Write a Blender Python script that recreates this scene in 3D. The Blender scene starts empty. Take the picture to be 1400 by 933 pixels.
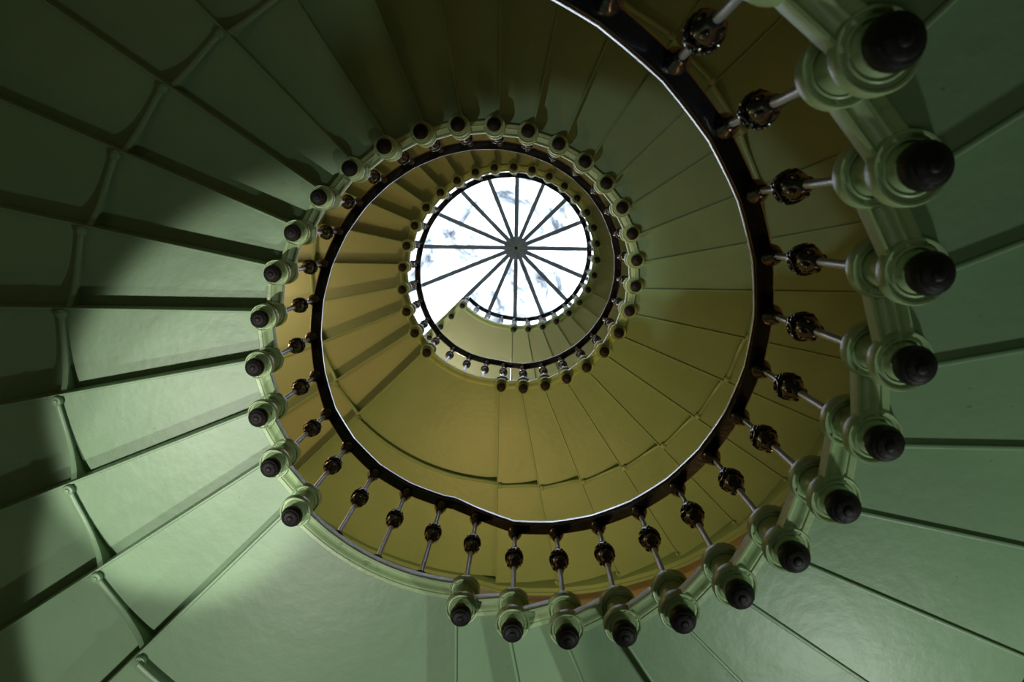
import bpy, bmesh, math, random
from mathutils import Matrix, Vector
random.seed(7)
C = bpy.context.scene.collection
PI = math.pi
rad = math.radians

# ------------------------------------------------------------------ survey of the stair well (metres)
ZO = 1.25                      # eye height above the hall floor
S = 1.2
K0, DZ = -1.13464 * S + ZO, 0.14293 * S          # height of the first finial, rise of one step
CAM = (0.18934 * S, -0.44791 * S, ZO)
CTR = [(-0.03003 * S, 0.01803 * S), (0.0, 0.0), (0.05072 * S, -0.00481 * S)]   # axis of each turn
RAD = [1.01418 * S, 1.0 * S, 1.03483 * S]                                       # finial circle of each turn
STEP = 11.25
ROUT = 3.47
RNODE = 2.32
RWALL = 3.61
SKY_Z = 17.5 + ZO
SKY_R = 3.12
SOFF = 0.26                    # tread underside above the finial centre


def zk(t, i): return K0 + (t * 29 + i) * DZ
def ang(i): return 135 + STEP * i


# ------------------------------------------------------------------ camera
def rx(a): return Matrix(((1, 0, 0), (0, math.cos(a), math.sin(a)), (0, -math.sin(a), math.cos(a))))
def ry(a): return Matrix(((math.cos(a), 0, math.sin(a)), (0, 1, 0), (-math.sin(a), 0, math.cos(a))))
def rz(a): return Matrix(((math.cos(a), -math.sin(a), 0), (math.sin(a), math.cos(a), 0), (0, 0, 1)))


cd = bpy.data.cameras.new('camera')
cam = bpy.data.objects.new('camera', cd)
C.objects.link(cam)
W = (rx(-0.14607) @ ry(0.01648) @ rz(0.01518)).transposed() @ Matrix(((1, 0, 0), (0, -1, 0), (0, 0, -1)))
cam.matrix_world = Matrix.Translation(CAM) @ W.to_4x4()
cd.sensor_width = 36
cd.lens = 36 * 1100 / 1400
cd.clip_start = 0.05
cd.clip_end = 200
cd.dof.use_dof = True
cd.dof.focus_distance = 4.3
cd.dof.aperture_fstop = 4.0
bpy.context.scene.camera = cam

# ------------------------------------------------------------------ sky, lights, exposure
sc = bpy.context.scene
sc.view_settings.view_transform = 'Standard'
sc.view_settings.look = 'None'
sc.view_settings.gamma = 1
sc.view_settings.use_curve_mapping = False
sc.view_settings.exposure = 0.18

world = bpy.data.worlds.new('overcast_sky')
sc.world = world
world.use_nodes = True
wb = world.node_tree.nodes['Background']
wb.inputs['Color'].default_value = (0.82, 0.91, 1.0, 1)
wb.inputs['Strength'].default_value = 5.5


def pol(r, th, z, c=(0, 0)):
    a = rad(th)
    return (c[0] + r * math.cos(a), c[1] + r * math.sin(a), z)


def lamp(name, loc, power, color, size=0.25, target=None, spread=180):
    if target is None:
        ld = bpy.data.lights.new(name, 'POINT')
        ld.shadow_soft_size = size
    else:
        ld = bpy.data.lights.new(name, 'AREA')
        ld.shape = 'DISK'
        ld.size = size
        ld.spread = rad(spread)
    ld.energy = power
    ld.color = color
    o = bpy.data.objects.new(name, ld)
    C.objects.link(o)
    o.location = loc
    if target is not None:
        o.rotation_euler = (Vector(target) - Vector(loc)).to_track_quat('-Z', 'Y').to_euler()
    return o


WARM = (1.0, 0.64, 0.21)
COOL = (0.90, 1.0, 0.88)
# unseen floodlights, added with cones shaped to pool light on flight and landing
def flood(name, loc, target, power, color, half, blend, size=0.06):
    ld = bpy.data.lights.new(name, 'SPOT')
    ld.energy = power
    ld.color = color
    ld.spot_size = rad(half * 2)
    ld.spot_blend = blend
    ld.shadow_soft_size = size
    o = bpy.data.objects.new(name, ld)
    C.objects.link(o)
    o.location = loc
    o.rotation_euler = (Vector(target) - Vector(loc)).to_track_quat('-Z', 'Y').to_euler()
    return o


flood('unseen_floodlight', pol(2.9, 156, 1.7), pol(1.55, 160, 5.3), 370, (1.0, 0.99, 0.86), 14.2, 0.35)
flood('unseen_floodlight', pol(2.75, 127, 1.5), pol(1.9, 118, 4.85), 200, (1.0, 0.99, 0.88), 24.0, 0.12)  # second unseen flood, added to light the first landing separately
flood('unseen_hall_light', pol(2.9, 44, 2.2), pol(1.9, 30, 4.0), 80, COOL, 76, 0.6, 0.08)
lamp('unseen_hall_light', pol(0.35, 20, 0.5), 9, (0.97, 1.0, 0.80), 0.3)  # unseen fill added low in the well to brighten the near bosses
# wall lamps of the storeys above
flood('landing_lamp', pol(3.3, 98, 5.4), pol(2.0, 102, 9.6), 240, WARM, 52, 0.9, 0.12)
lamp('wall_lamp', pol(3.35, 72, 5.5), 34, (1.0, 0.60, 0.28), 0.08)
lamp('landing_lamp', pol(3.1, 175, 9.6), 32, (1.0, 0.70, 0.36), 0.3)
lamp('landing_lamp', pol(3.1, 118, 13.4), 112, (1.0, 0.84, 0.68), 0.25)

# ------------------------------------------------------------------ materials
def newmat(name):
    m = bpy.data.materials.new(name)
    m.use_nodes = True
    nt = m.node_tree
    return m, nt, nt.nodes['Principled BSDF']


def nd(nt, t, **kw):
    n = nt.nodes.new(t)
    for k, v in kw.items():
        setattr(n, k, v)
    return n


def mottled(name, c1, c2, rough, scale=3.0, detail=6, bump=0.15, bscale=40, spots=None, metallic=0, coat=0, rust=0.0):
    m, nt, b = newmat(name)
    L = nt.links.new
    geo = nd(nt, 'ShaderNodeNewGeometry')
    n1 = nd(nt, 'ShaderNodeTexNoise')
    n1.inputs['Scale'].default_value = scale
    n1.inputs['Detail'].default_value = detail
    L(geo.outputs['Position'], n1.inputs['Vector'])
    r1 = nd(nt, 'ShaderNodeValToRGB')
    r1.color_ramp.elements[0].position = 0.35
    r1.color_ramp.elements[1].position = 0.68
    r1.color_ramp.elements[0].color = (*c1, 1)
    r1.color_ramp.elements[1].color = (*c2, 1)
    L(n1.outputs['Fac'], r1.inputs['Fac'])
    col = r1.outputs['Color']
    if spots:
        n2 = nd(nt, 'ShaderNodeTexNoise')
        n2.inputs['Scale'].default_value = 38
        n2.inputs['Detail'].default_value = 3
        L(geo.outputs['Position'], n2.inputs['Vector'])
        r2 = nd(nt, 'ShaderNodeValToRGB')
        r2.color_ramp.elements[0].position = 0.735
        r2.color_ramp.elements[1].position = 0.76
        L(n2.outputs['Fac'], r2.inputs['Fac'])
        mx = nd(nt, 'ShaderNodeMixRGB')
        mx.inputs['Color2'].default_value = (*spots, 1)
        L(r2.outputs['Color'], mx.inputs['Fac'])
        L(col, mx.inputs['Color1'])
        col = mx.outputs['Color']
    if rust:
        mp = nd(nt, 'ShaderNodeTexNoise')
        mp.inputs['Scale'].default_value = 9
        mp.inputs['Detail'].default_value = 8
        mp.inputs['Roughness'].default_value = 0.75
        L(geo.outputs['Position'], mp.inputs['Vector'])
        r3 = nd(nt, 'ShaderNodeValToRGB')
        r3.color_ramp.elements[0].position = 0.57
        r3.color_ramp.elements[1].position = 0.66
        r3.color_ramp.elements[1].color = (rust, rust, rust, 1)
        L(mp.outputs['Fac'], r3.inputs['Fac'])
        mx = nd(nt, 'ShaderNodeMixRGB')
        mx.inputs['Color2'].default_value = (0.13, 0.09, 0.03, 1)
        L(r3.outputs['Color'], mx.inputs['Fac'])
        L(col, mx.inputs['Color1'])
        col = mx.outputs['Color']
    L(col, b.inputs['Base Color'])
    b.inputs['Roughness'].default_value = rough
    b.inputs['Metallic'].default_value = metallic
    b.inputs['Coat Weight'].default_value = coat
    b.inputs['Coat Roughness'].default_value = 0.12
    if bump:
        n3 = nd(nt, 'ShaderNodeTexNoise')
        n3.inputs['Scale'].default_value = bscale
        n3.inputs['Detail'].default_value = 4
        L(geo.outputs['Position'], n3.inputs['Vector'])
        bp = nd(nt, 'ShaderNodeBump')
        bp.inputs['Strength'].default_value = bump
        bp.inputs['Distance'].default_value = 0.01
        L(n3.outputs['Fac'], bp.inputs['Height'])
        L(bp.outputs['Normal'], b.inputs['Normal'])
    return m


GREEN = mottled('green_gloss_paint', (0.200, 0.320, 0.190), (0.235, 0.360, 0.220), 0.42, 1.6, 5, 0.25, 14, spots=(0.15, 0.22, 0.10))
TRIM = mottled('pale_green_paint', (0.33, 0.46, 0.24), (0.40, 0.53, 0.30), 0.38, 5, 5, 0.2, 30, rust=0.5)
IRON = mottled('black_gloss_iron', (0.006, 0.006, 0.009), (0.010, 0.010, 0.014), 0.24, 20, 3, 0.15, 60, coat=0.3)
KNOB = mottled('black_knob_paint', (0.006, 0.005, 0.007), (0.012, 0.010, 0.011), 0.55, 30, 3, 0.3, 50)
STEEL = mottled('bare_steel_rod', (0.46, 0.54, 0.82), (0.54, 0.62, 0.92), 0.36, 20, 3, 0.1, 60, metallic=0.75)
WOOD = mottled('dark_varnished_wood', (0.006, 0.004, 0.004), (0.016, 0.008, 0.006), 0.2, 14, 6, 0.1, 40, coat=0.8)
KNOB.node_tree.nodes['Principled BSDF'].inputs['Specular IOR Level'].default_value = 0.25
CREAM = mottled('pale_olive_paint', (0.275, 0.345, 0.225), (0.31, 0.385, 0.25), 0.45, 1.6, 5, 0.2, 14)
IRON.node_tree.nodes['Principled BSDF'].inputs['Specular IOR Level'].default_value = 0.3
PLASTER = mottled('cream_wall_plaster', (0.62, 0.50, 0.34), (0.70, 0.58, 0.40), 0.8, 1.2, 5, 0.3, 10)
STONE = mottled('hall_floor_stone', (0.05, 0.045, 0.04), (0.08, 0.07, 0.06), 0.6, 2, 5, 0.2, 10)
BARS = mottled('slate_grey_bar_paint', (0.13, 0.18, 0.26), (0.16, 0.21, 0.30), 0.5, 6, 3, 0.0)
HUBM = mottled('grey_hub_paint', (0.13, 0.18, 0.26), (0.16, 0.21, 0.30), 0.5, 6, 3, 0.0)
SEAM = mottled('pale_hub_seam', (0.28, 0.38, 0.50), (0.32, 0.42, 0.54), 0.5, 6, 3, 0.0)


def glass_mat():
    m = bpy.data.materials.new('weathered_wired_glass')
    m.use_nodes = True
    nt = m.node_tree
    nt.nodes.clear()
    L = nt.links.new
    out = nd(nt, 'ShaderNodeOutputMaterial')
    geo = nd(nt, 'ShaderNodeNewGeometry')
    n = nd(nt, 'ShaderNodeTexNoise')
    n.inputs['Scale'].default_value = 1.1
    n.inputs['Detail'].default_value = 9
    n.inputs['Roughness'].default_value = 0.7
    n.inputs['Distortion'].default_value = 0.8
    L(geo.outputs['Position'], n.inputs['Vector'])
    r = nd(nt, 'ShaderNodeValToRGB')
    e = r.color_ramp.elements
    e[0].position = 0.42; e[0].color = (0.95, 0.97, 1, 1)
    e[1].position = 0.635; e[1].color = (0.18, 0.20, 0.22, 1)
    L(n.outputs['Fac'], r.inputs['Fac'])
    n2 = nd(nt, 'ShaderNodeTexNoise')
    n2.inputs['Scale'].default_value = 16
    n2.inputs['Detail'].default_value = 5
    L(geo.outputs['Position'], n2.inputs['Vector'])
    r2 = nd(nt, 'ShaderNodeValToRGB')
    r2.color_ramp.elements[0].position = 0.66; r2.color_ramp.elements[0].color = (1, 1, 1, 1)
    r2.color_ramp.elements[1].position = 0.74; r2.color_ramp.elements[1].color = (0.45, 0.5, 0.55, 1)
    L(n2.outputs['Fac'], r2.inputs['Fac'])
    mu = nd(nt, 'ShaderNodeMixRGB', blend_type='MULTIPLY')
    mu.inputs['Fac'].default_value = 1
    L(r.outputs['Color'], mu.inputs['Color1'])
    L(r2.outputs['Color'], mu.inputs['Color2'])
    tr = nd(nt, 'ShaderNodeBsdfTransparent')
    L(mu.outputs['Color'], tr.inputs['Color'])
    tl = nd(nt, 'ShaderNodeBsdfTranslucent')
    L(mu.outputs['Color'], tl.inputs['Color'])
    m1 = nd(nt, 'ShaderNodeMixShader')
    m1.inputs['Fac'].default_value = 0.3
    L(tr.outputs[0], m1.inputs[1])
    L(tl.outputs[0], m1.inputs[2])
    gl = nd(nt, 'ShaderNodeBsdfGlossy')
    gl.inputs['Roughness'].default_value = 0.1
    m2 = nd(nt, 'ShaderNodeMixShader')
    m2.inputs['Fac'].default_value = 0.04
    L(m1.outputs[0], m2.inputs[1])
    L(gl.outputs[0], m2.inputs[2])
    L(m2.outputs[0], out.inputs['Surface'])
    return m


GLASS = glass_mat()


# ------------------------------------------------------------------ mesh helpers
class MB:
    def __init__(s):
        s.v = []
        s.f = []

    def add(s, vs, fs):
        n = len(s.v)
        s.v += [tuple(p) for p in vs]
        s.f += [tuple(n + a for a in f) for f in fs]

    def hexa(s, b, t):
        """prism: bottom ring b, top ring t (same count)"""
        n = len(b)
        fs = [tuple(range(n - 1, -1, -1)), tuple(range(n, 2 * n))]
        fs += [(k, (k + 1) % n, n + (k + 1) % n, n + k) for k in range(n)]
        s.add(list(b) + list(t), fs)

    def box(s, x0, x1, y0, y1, z0, z1, M=None):
        b = [(x0, y0, z0), (x1, y0, z0), (x1, y1, z0), (x0, y1, z0)]
        t = [(x, y, z1) for x, y, _ in b]
        if M is not None:
            b = [M @ Vector(p) for p in b]
            t = [M @ Vector(p) for p in t]
        s.hexa(b, t)

    def lathe(s, prof, n=20, M=None):
        vs, fs = [], []
        for (r, z) in prof:
            for k in range(n):
                a = 2 * PI * k / n
                vs.append((r * math.cos(a), r * math.sin(a), z))
        for j in range(len(prof) - 1):
            for k in range(n):
                k2 = (k + 1) % n
                fs.append((j * n + k, j * n + k2, (j + 1) * n + k2, (j + 1) * n + k))
        fs.append(tuple(range(n - 1, -1, -1)))
        m = (len(prof) - 1) * n
        fs.append(tuple(range(m, m + n)))
        if M is not None:
            vs = [M @ Vector(p) for p in vs]
        s.add(vs, fs)

    def torus(s, R, r, M, n=14, m=7):
        vs, fs = [], []
        for i in range(n):
            a = 2 * PI * i / n
            for j in range(m):
                b = 2 * PI * j / m
                vs.append(M @ Vector(((R + r * math.cos(b)) * math.cos(a), (R + r * math.cos(b)) * math.sin(a), r * math.sin(b))))
                fs.append((i * m + j, ((i + 1) % n) * m + j, ((i + 1) % n) * m + (j + 1) % m, i * m + (j + 1) % m))
        s.add(vs, fs)

    def ball(s, c, r, n=8, m=5, sx=(1, 1, 1)):
        prof = [(max(1e-4, r * math.sin(PI * j / m)), -r * math.cos(PI * j / m)) for j in range(m + 1)]
        M = Matrix.Translation(c) @ Matrix.Diagonal((*sx, 1))
        s.lathe(prof, n, M)

    def sweep(s, rings):
        """rings: list of equal-length closed cross sections"""
        m = len(rings[0])
        vs = [p for r in rings for p in r]
        fs = []
        for i in range(len(rings) - 1):
            for j in range(m):
                j2 = (j + 1) % m
                fs.append((i * m + j, i * m + j2, (i + 1) * m + j2, (i + 1) * m + j))
        fs.append(tuple(range(m - 1, -1, -1)))
        q = (len(rings) - 1) * m
        fs.append(tuple(range(q, q + m)))
        s.add(vs, fs)

    def mesh(s, name, mat, smooth=False, ang_=35):
        me = bpy.data.meshes.new(name)
        me.from_pydata(s.v, [], s.f)
        bm = bmesh.new()
        bm.from_mesh(me)
        bmesh.ops.recalc_face_normals(bm, faces=bm.faces)
        if smooth:
            for f in bm.faces:
                f.smooth = True
            for e in bm.edges:
                if len(e.link_faces) == 2 and e.calc_face_angle(0) > rad(ang_):
                    e.smooth = False
        bm.to_mesh(me)
        bm.free()
        me.materials.append(mat)
        return me


def put(name, me, parent=None, M=None, label=None):
    o = bpy.data.objects.new(name, me)
    C.objects.link(o)
    if parent is not None:
        o.parent = parent
    if M is not None:
        o.matrix_basis = M
    if label:
        o['label'] = label
    return o


def tag(o, label=None, cat=None, group=None, kind=None):
    if label: o['label'] = label
    if cat: o['category'] = cat
    if group: o['group'] = group
    if kind: o['kind'] = kind
    return o


def empty(name, loc, rot=0):
    o = bpy.data.objects.new(name, None)
    o.empty_display_size = 0.1
    C.objects.link(o)
    o.location = loc
    o.rotation_euler = (0, 0, rot)
    return o


def TR(x, y, z, a=0): return Matrix.Translation((x, y, z)) @ Matrix.Rotation(a, 4, 'Z')


# ------------------------------------------------------------------ setting: wall, floor, skylight
mb = MB()
n = 96
for k in range(n):
    a0, a1 = 360 * k / n, 360 * (k + 1) / n
    zb = 0.0
    b = [pol(RWALL, a0, zb), pol(RWALL, a1, zb), pol(RWALL + .3, a1, zb), pol(RWALL + .3, a0, zb)]
    mb.hexa(b, [(x, y, SKY_Z + .1) for x, y, _ in b])
o = put('wall_round', mb.mesh('wall_round', PLASTER, True))
tag(o, 'round cream plaster wall of the stair well', kind='structure')
mb = MB()
ring = [pol(RWALL + .35, 360 * k / n, -0.12) for k in range(n)]
mb.hexa(ring, [(x, y, 0) for x, y, _ in ring])
o = put('floor', mb.mesh('floor', STONE))
tag(o, 'stone floor of the hall', kind='structure')
mb = MB()
for k in range(n):
    a0, a1 = 360 * k / n, 360 * (k + 1) / n
    b = [pol(SKY_R, a0, SKY_Z + .0), pol(SKY_R, a1, SKY_Z), pol(RWALL + .4, a1, SKY_Z), pol(RWALL + .4, a0, SKY_Z)]
    mb.hexa(b, [(x, y, SKY_Z + .3) for x, y, _ in b])
o = put('ceiling', mb.mesh('ceiling', PLASTER))
tag(o, 'plaster ceiling ring round the skylight', kind='structure')

HUB = (0.0 * S - 0.0 + 0.035, 0.0 + 0.005)
sky = empty('window_1', (HUB[0], HUB[1], SKY_Z))
tag(sky, 'round glazed skylight with sixteen radial bars and a central hub', kind='structure')
# sixteen panes (one mesh each, shared), sixteen T-section bars, hub disc with seams
mb = MB()
m_ = 6
g0 = [(0.24 * math.cos(rad(a)), 0.24 * math.sin(rad(a)), 0.05) for a in (1, 21.5)]
arc = [((SKY_R + .08) * math.cos(rad(0.2 + 22.1 * k / m_)), (SKY_R + .08) * math.sin(rad(0.2 + 22.1 * k / m_)), 0.05) for k in range(m_ + 1)]
poly = [g0[0]] + arc + [g0[1]]
mb.hexa(poly, [(x, y, z + .012) for x, y, z in poly])
pane_me = mb.mesh('pane', GLASS)
mb = MB()
mb.box(0.2, SKY_R + .06, -0.044, 0.044, -0.012, 0.0)
mb.box(0.2, SKY_R + .06, -0.012, 0.012, -0.05, -0.012)
mb.box(0.2, SKY_R + .06, -0.030, 0.030, 0.0, 0.05)
bar_me = mb.mesh('glazing_bar', BARS)
for k in range(16):
    put('pane', pane_me, sky, Matrix.Rotation(rad(22.5 * k), 4, 'Z'))
    put('glazing_bar', bar_me, sky, Matrix.Rotation(rad(22.5 * k), 4, 'Z'))
mb = MB()
mb.lathe([(0.245, -0.075), (0.25, -0.07), (0.25, -0.02), (0.25, 0.04)], 16, Matrix.Rotation(rad(11.25), 4, 'Z'))
hub = put('hub', mb.mesh('hub', HUBM), sky)
mb = MB()
for k in range(4):
    mb.box(-0.245, 0.245, -0.004, 0.004, -0.080, -0.074, Matrix.Rotation(rad(45 * k), 4, 'Z'))
put('seam', mb.mesh('seam', SEAM), hub)
mb = MB()
mb.lathe([(0.03, -0.10), (0.034, -0.095), (0.034, -0.075)], 14)
put('bolt', mb.mesh('bolt', IRON), hub, label='black centre bolt')

# ------------------------------------------------------------------ shared stair pieces (local frame: x outward, y uphill, z up from finial centre)
def finial_mesh():
    mb = MB()
    mb.lathe([(0.004, -0.044), (0.010, -0.0435), (0.014, -0.041), (0.016, -0.038), (0.028, -0.036), (0.033, -0.033), (0.036, -0.028), (0.042, -0.025),
              (0.046, -0.017), (0.0485, -0.008), (0.049, 0.004), (0.047, 0.016), (0.041, 0.027), (0.033, 0.034), (0.029, 0.040), (0.031, 0.048), (0.03, 0.056)], 24)
    return mb.mesh('finial', KNOB, True, 28)


def boss_mesh():
    mb = MB()
    lo = SOFF - DZ
    def eye(z): return [(0.050, z - .030), (0.054, z - .036), (0.057, z - .034), (0.060, z - .027), (0.065, z - .026), (0.068, z - .035), (0.073, z - .036),
                        (0.076, z - .028), (0.076, z + .004), (0.072, z + .012), (0.060, z + .016)]
    mb.lathe([(0.020, 0.040), (0.040, 0.040)] + eye(lo) + [(0.050, lo + .022), (0.047, lo + .04), (0.047, SOFF - .06), (0.049, SOFF - .042)] + eye(SOFF) +
             [(0.046, SOFF + .024), (0.030, SOFF + .032), (0.022, SOFF + .036)], 32)
    return mb.mesh('boss', TRIM, True, 40)


STR_PROF = [(-0.036, 0.034), (-0.042, 0.026), (-0.044, -0.020), (-0.043, -0.031), (-0.036, -0.032), (-0.033, -0.024), (-0.024, -0.017),
            (-0.012, -0.018), (-0.003, -0.024), (0.004, -0.031), (0.010, -0.032), (0.013, -0.026), (0.017, -0.025), (0.021, -0.030), (0.038, -0.030),
            (0.043, -0.025), (0.045, 0.0), (0.045, 0.034)]


def string_piece(p0, p1, z):
    """moulded bar between the bosses p0 and p1 (world xy), level z"""
    mb = MB()
    d = Vector((p1[0] - p0[0], p1[1] - p0[1], 0))
    d.normalize()
    out = Vector((d.y, -d.x, 0))
    if out.dot(Vector((p0[0], p0[1], 0))) < 0:
        out = -out
    rings = []
    for p in (p0, p1):
        rings.append([(p[0] + out.x * u, p[1] + out.y * u, z + v) for u, v in STR_PROF])
    mb.sweep(rings)
    return mb


def web_mesh(p_lo, p_hi, zsoff, zlo, zhi, rfun, name='bracket', n=12, full=0.22, th=0.007, fl=0.014):
    """curved cast web under a tread from angle a_lo (deep end) to a_hi (shallow end)"""
    mb = MB()
    lip = []
    L_, R_, T1, T2 = [], [], [], []
    for k in range(n + 1):
        u = k / n
        a = p_lo + (p_hi - p_lo) * u
        r, c = rfun(a)
        w = min(1, u / full) if full < 1 else u
        zb = zlo + (zhi - zlo) * math.sqrt(max(0, 1 - (1 - w) ** 2))
        P = lambda rr, z: pol(rr, a, z, c)
        L_.append([P(r - th, zb), P(r + th, zb), P(r + th, zsoff), P(r - th, zsoff)])
        lip.append([P(r - fl, zb - .010), P(r - fl * .4, zb - .016), P(r + fl * .4, zb - .016), P(r + fl, zb - .010), P(r + fl, zb), P(r - fl, zb)])
    mb.sweep(L_)
    mb.sweep(lip)
    return mb.mesh(name, GREEN, True, 40)


def bolt_mesh():
    mb = MB()
    mb.lathe([(0.006, -0.030), (0.012, -0.029), (0.014, -0.022), (0.026, -0.018), (0.030, -0.010), (0.030, 0.004), (0.024, 0.012), (0.016, 0.02), (0.014, 0.05)], 14)
    return mb.mesh('bolt', GREEN, True, 40)


FIN = finial_mesh()
BOSS = boss_mesh()
BOLT = bolt_mesh()


def riser_mesh(r0, r1, full=True):
    mb = MB()
    y0, y1 = 0.024, 0.034
    mb.box(r0, r1, y0, y1, 0.080, SOFF + .004)
    # rounded bead along the lower edge
    ring0 = [(r0, 0.029 + 0.0065 * math.cos(a), 0.081 + 0.0045 * math.sin(a)) for a in [2 * PI * k / 8 for k in range(8)]]
    mb.sweep([ring0, [(r1, y, z) for _, y, z in ring0]])
    return mb.mesh('riser', GREEN, True, 40)


def rel(o_loc, me):
    for v in me.vertices:
        v.co = v.co - Vector(o_loc)
    return me


def tread_mesh(t, i, a0, a1, r0=None):
    """tread plate from riser plane at a0 to riser plane at a1"""
    c, R = CTR[t], RAD[t]
    mb = MB()
    z = SOFF
    def edge(a, r, off):
        ar = rad(a)
        return (r * math.cos(ar) - off * math.sin(ar), r * math.sin(ar) + off * math.cos(ar), z)
    m = 4
    inner = [edge(a0 + (a1 - a0) * k / m, R - 0.034, .024 if k == 0 else (.034 if k == m else .03)) for k in range(m + 1)]
    outer = [edge(a0 + (a1 - a0) * k / m, ROUT + .05, .024 if k == 0 else (.034 if k == m else .03)) for k in range(m + 1)]
    poly = inner + outer[::-1]
    mb.hexa(poly, [(x, y, zz + .028) for x, y, zz in poly])
    return mb.mesh('step', CREAM if t == 2 else GREEN)


def boss_xy(t, i):
    return pol(RAD[t], ang(i), 0, CTR[t])


FLIGHT_LABEL = [
    'lowest green cast iron stair flight overhead, its large finials curving down the right side',
    'middle green cast iron stair flight, soffits spreading across the left side',
    'topmost small stair flight ringing the bright skylight']
RISER = [riser_mesh(RAD[t] - .01, ROUT) for t in range(3)]

for t in range(3):
    c, R = CTR[t], RAD[t]
    fl = empty('stair_flight', (c[0], c[1], zk(t, 0)))
    tag(fl, FLIGHT_LABEL[t], 'stairs')
    # shared meshes for one step, in the frame of the flight axis with the riser on the x axis
    tm = tread_mesh(t, 0, 0, STEP)
    p0 = pol(R, 0, 0)
    p1 = pol(R, STEP, 0)
    sm = string_piece(p0, p1, SOFF).mesh('string', TRIM, True, 40)
    wm = web_mesh(0, STEP, SOFF + .002, 0.082, SOFF - .018, lambda a: (RNODE, (0, 0)), full=0.72, fl=0.017)
    for i in range(28):
        M = TR(0, 0, i * DZ, rad(ang(i)))
        st = put('step', tm, fl, M)
        put('riser', RISER[t], st)
        put('string', sm, st, label='pale moulded inner string' if i == 0 else None)
        put('bracket', wm, st)
        put('bolt', BOLT, st, TR(RNODE, 0.0, 0.072))
        put('bolt', BOLT, st, TR(3.40, 0.03, 0.075) @ Matrix.Scale(0.6, 4))
        put('boss', BOSS, st, TR(R, 0, 0), label='pale green round boss')
        if not (t == 0 and i == 0):
            put('finial', FIN, st, TR(R, 0, 0), label='black painted round finial')
    # outer string following the slope along the wall
    mb = MB()
    rings = []
    for k in range(0, 28 * 2 + 1):
        i = k / 2
        a = ang(i)
        z = (i) * DZ + .03
        prof = [(3.452, z + .30), (3.452, z + .012), (3.458, z), (3.500, z), (3.505, z - .014), (3.535, z - .014), (3.540, z + .01), (3.545, z + .30)]
        rings.append([pol(r, a, zz) for r, zz in prof])
    mb.sweep(rings)
    put('outer_string', mb.mesh('outer_string', GREEN, True, 30), fl)

# ------------------------------------------------------------------ landings
LAND_LABEL = [
    'large pale green quarter landing overhead at the lower left of the well',
    'olive green landing soffit in the middle of the well, curved rib beneath',
    'small beige landing at the very top, cut off straight beside the skylight']


def blend(t, a):
    """centre and finial radius along landing t at angle a (90..135)"""
    u = max(0, min(1, (a - 90) / 45))
    t2 = min(2, t + 1)
    c = (CTR[t][0] * (1 - u) + CTR[t2][0] * u, CTR[t][1] * (1 - u) + CTR[t2][1] * u)
    return c, RAD[t] * (1 - u) + RAD[t2] * u


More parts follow.
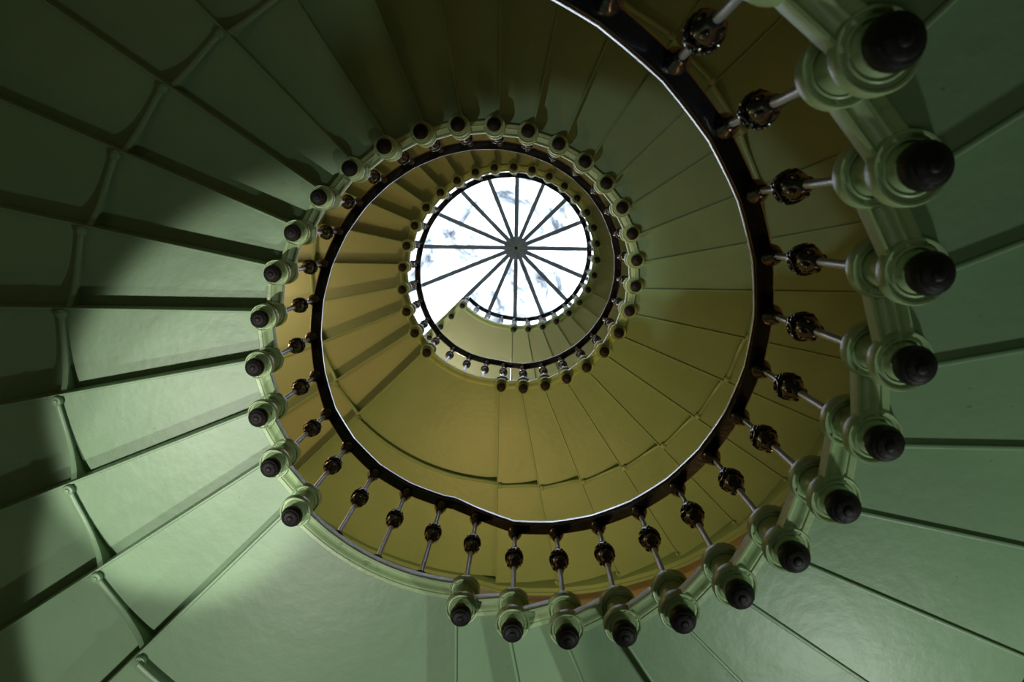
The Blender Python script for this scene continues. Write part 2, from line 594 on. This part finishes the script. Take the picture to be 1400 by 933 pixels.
for t in range(3):
    base = zk(t, 28)
    c0 = CTR[t]
    ld = empty('landing', (0, 0, base))
    tag(ld, LAND_LABEL[t], 'landing')
    t2 = min(2, t + 1)
    # plate
    mb = MB()
    m = 12
    def edge(a, r, off, z=SOFF):
        c, R = blend(t, a)
        ar = rad(a)
        return (c[0] + (R + r) * math.cos(ar) - off * math.sin(ar), c[1] + (R + r) * math.sin(ar) + off * math.cos(ar), z)
    offs = [.024 + .010 * k / m for k in range(m + 1)]
    inner = [edge(90 + 45 * k / m, -.034, offs[k]) for k in range(m + 1)]
    outer = [pol(ROUT + .06, 90 + 45 * k / m + .4, SOFF) for k in range(m + 1)]
    for k in range(m):
        poly = [inner[k], inner[k + 1], outer[k + 1], outer[k]]
        mb.hexa(poly, [(x, y, z + .04) for x, y, z in poly])
    # one clean slab instead of wedges: merge coincident corners
    me = mb.mesh('plate', CREAM if t == 2 else GREEN)
    bm = bmesh.new(); bm.from_mesh(me)
    bmesh.ops.remove_doubles(bm, verts=bm.verts, dist=1e-5)
    seen = {}
    for f in bm.faces:
        seen.setdefault(tuple(sorted(v.index for v in f.verts)), []).append(f)
    bmesh.ops.delete(bm, geom=[f for fs in seen.values() if len(fs) > 1 for f in fs], context='FACES_ONLY')
    bm.to_mesh(me); bm.free()
    put('plate', me, ld)
    Mr = Matrix.Translation((c0[0], c0[1], 0)) @ Matrix.Rotation(rad(90), 4, 'Z')
    put('riser', RISER[t], ld, Mr)
    put('boss', BOSS, ld, Mr @ TR(RAD[t], 0, 0), label='pale green round boss')
    put('finial', FIN, ld, Mr @ TR(RAD[t], 0, 0), label='black painted round finial')
    put('bolt', BOLT, ld, Mr @ TR(RNODE, 0, .072))
    # curved inner string
    mb = MB()
    rings = []
    ms = 20
    for k in range(ms + 1):
        a = 90 + 45 * k / ms
        c, R = blend(t, a)
        rings.append([pol(R + u, a, SOFF + v, c) for u, v in STR_PROF])
    mb.sweep(rings)
    put('string', mb.mesh('string', TRIM, True, 40), ld, label='long curved moulded string')
    # rib
    wm = web_mesh(90, 135, SOFF + .002, 0.082, SOFF - .05, lambda a: (RNODE + .0, blend(t, a)[0]), n=40, full=0.14, fl=0.017)
    put('bracket', wm, ld)
    # outer string, level
    mb = MB()
    rings = []
    for k in range(13):
        a = 90 + 45 * k / 12
        z = DZ * min(1, max(0, k / 1.5)) + .03 if k < 2 else DZ + .03
        prof = [(3.452, z + .12), (3.452, z + .012), (3.458, z), (3.500, z), (3.505, z - .014), (3.535, z - .014), (3.540, z + .01), (3.545, z + .12)]
        cc = blend(t, a)[0]
        rings.append([pol(r, a, zz, (0, 0)) for r, zz in prof])
    mb.sweep(rings)
    put('outer_string', mb.mesh('outer_string', GREEN, True, 30), ld)
    if t == 2:
        # free end of the top landing: boss, row of finials and an edge beam
        cc, R = blend(2, 135)
        Me = Matrix.Translation((cc[0], cc[1], DZ)) @ Matrix.Rotation(rad(135), 4, 'Z')
        put('boss', BOSS, ld, Me @ TR(R, 0, -.0), label='pale green round boss')
        for rr in (R, R + .265, R + .525, R + .79, R + 1.05, R + 1.31, R + 1.57, R + 1.84):
            put('finial', FIN, ld, Me @ TR(rr, 0, 0), label='black painted round finial')
        mb = MB()
        mb.box(R, ROUT + .06, -.03, .05, .05, .14)
        mb.box(R, ROUT + .06, .05, .085, .09, .16)
        put('edge_beam', mb.mesh('edge_beam', TRIM), ld, Me, label='straight pale edge beam')

# ------------------------------------------------------------------ railings
def baluster_meshes(h):
    """z from the top of the boss (0) to the underside of the rail (h)"""
    k = 0.455 * h / 0.80
    a = MB()
    a.lathe([(0.012, 0.005), (0.0125, 0.03), (0.012, k), (0.0125, h - .03), (0.012, h - .01)], 14)
    b = MB()
    b.lathe([(0.013, 0.0), (0.032, 0.0), (0.033, 0.010), (0.026, 0.022), (0.018, 0.030), (0.016, 0.040), (0.013, 0.042)], 16)
    d = MB()
    d.lathe([(0.013, h - .092), (0.018, h - .090), (0.023, h - .080), (0.019, h - .070), (0.022, h - .060), (0.031, h - .042), (0.037, h - .028),
             (0.040, h - .014), (0.040, h + .004), (0.013, h + .004)], 16)
    return a.mesh('baluster', STEEL, True, 32), b.mesh('base', IRON, True, 32), d.mesh('collar', IRON, True, 32), k


def rosette_knot_mesh():
    mb = MB()
    mb.lathe([(0.013, -.118), (0.018, -.112), (0.022, -.098), (0.024, -.088), (0.030, -.070), (0.037, -.052), (0.036, -.03), (0.030, 0), (0.034, .03),
              (0.036, .046), (0.030, .062), (0.024, .072), (0.026, .080), (0.019, .088), (0.013, .094)], 16)
    for q in range(4):
        M = Matrix.Rotation(rad(90 * q), 4, 'Z') @ Matrix.Translation((0.030, 0, 0)) @ Matrix.Rotation(rad(90), 4, 'Y')
        mb.lathe([(0.031, -0.014), (0.031, -0.003), (0.023, 0.003), (0.008, 0.005)], 14, M)
        mb.torus(0.0195, 0.0055, M @ Matrix.Translation((0, 0, .009)), 16, 7)
        for p in range(5):
            a = 2 * PI * p / 5
            mb.ball(M @ Vector((0.0285 * math.cos(a), 0.0285 * math.sin(a), 0.000)), 0.0098, 8, 5, (1, 1, 1))
        mb.ball(M @ Vector((0, 0, 0.010)), 0.008, 8, 5)
    for q in range(4):
        a = rad(90 * q)
        mb.ball((0.026 * math.cos(a), 0.026 * math.sin(a), -.070), 0.0105, 8, 5, (1, 1, 2.2))
        mb.ball((0.021 * math.cos(a), 0.021 * math.sin(a), .062), 0.0095, 8, 5, (1, 1, 2.0))
    for q in range(4):
        a = rad(45 + 90 * q)
        for z in (-.042, .038):
            mb.ball((0.030 * math.cos(a), 0.030 * math.sin(a), z), 0.012, 8, 5, (1, 1, 1.4))
    return mb.mesh('rosette_knot', IRON, True, 50)


ROSE = rosette_knot_mesh()
BH = 1.10 - 0.285
BAL, BASE, COLLAR, KH = baluster_meshes(BH)
RAIL_H = 1.10


def rail_pos(t, i):
    """point of the rail axis, underside; i runs 0..28 on the flight, 28..32 on the landing"""
    if i <= 28:
        if t > 0 or i > 0:
            c, R = CTR[t], RAD[t]
        else:
            c, R = CTR[t], RAD[t]
        z = zk(t, i) + RAIL_H
        if i > 27:
            z += 0.10 * (i - 27)
        if t > 0 and i < 1:
            z += 0.07 * (1 - i)
    else:
        a = 90 + STEP * (i - 28)
        c, R = blend(t, a)
        z0 = zk(t, 28) + RAIL_H + 0.10
        zf = zk(t, 28) + DZ + RAIL_H + .04
        u = min(1, (i - 28) / 0.6)
        z = z0 + (zf - z0) * u
        if i > 31:
            z += (zk(t, 28) + DZ + RAIL_H + .07 - zf) * (i - 31)
    return c, R - 0.030, z


RAIL_LABEL = [
    'black iron railing of the lowest flight, its dark handrail the large ring across the picture',
    'black iron railing of the middle flight, handrail ring around the second coil',
    'black iron railing of the top flight, thin dark ring right round the skylight']
RP = [(-0.034, 0.006), (-0.031, 0.0), (0.026, 0.0), (0.030, 0.004), (0.036, 0.012), (0.039, 0.024), (0.036, 0.040), (0.026, 0.052),
      (0.0, 0.058), (-0.024, 0.055), (-0.032, 0.052), (-0.0363, 0.046), (-0.0384, 0.034), (-0.0396, 0.022), (-0.0400, 0.010), (-0.038, 0.006)]
IP = [(-0.0345, -0.012), (-0.033, 0.002), (0.024, 0.002), (0.024, -0.012)]
for t in range(3):
    rl = empty('railing', (CTR[t][0], CTR[t][1], zk(t, 0)))
    tag(rl, RAIL_LABEL[t], 'railing')
    ox, oy, oz = rl.location
    def ringset(prof):
        rings = []
        for k in range(0, 32 * 3 + 1):
            i = k / 3
            c, R, z = rail_pos(t, i)
            a = ang(i)
            # rail segments are slightly straighter than the arc between balusters
            f = (i % 1)
            sag = 0.003 * (1 - (2 * f - 1) ** 2)
            rings.append([pol(R + u - sag, a, z + v - oz, (c[0] - ox, c[1] - oy)) for u, v in prof])
        return rings
    mb = MB(); mb.sweep(ringset(RP))
    hr = put('handrail', mb.mesh('handrail', WOOD, True, 30), rl, label='dark varnished wooden handrail')
    mb = MB(); mb.sweep(ringset(IP))
    put('core_rail', mb.mesh('core_rail', IRON, True, 40), hr, label='flat black iron bar under the handrail')
    for i in range(32 + (1 if t == 2 else 0)):
        if i <= 28:
            c, R = CTR[t], RAD[t]
            a = ang(i)
            zb = zk(t, i) + 0.285
        else:
            a = 90 + STEP * (i - 28)
            c, R = blend(t, a)
            zb = zk(t, 28) + SOFF + .034
            if i == 32:
                zb = zk(t, 28) + DZ + .285
        _, _, zt = rail_pos(t, i)
        x, y, _ = pol(R - .012, a, 0, c)
        h = zt - 0.008 - zb
        sz = h / BH
        b = put('baluster', BAL, rl, TR(x - ox, y - oy, zb - oz, rad(a)) @ Matrix.Diagonal((1, 1, sz, 1)))
        put('base', BASE, b)
        put('collar', COLLAR, b)
        put('rosette_knot', ROSE, b, TR(0, 0, KH) @ Matrix.Diagonal((1.05, 1.05, 1.12 / sz, 1)))
print('objects', len(bpy.data.objects))
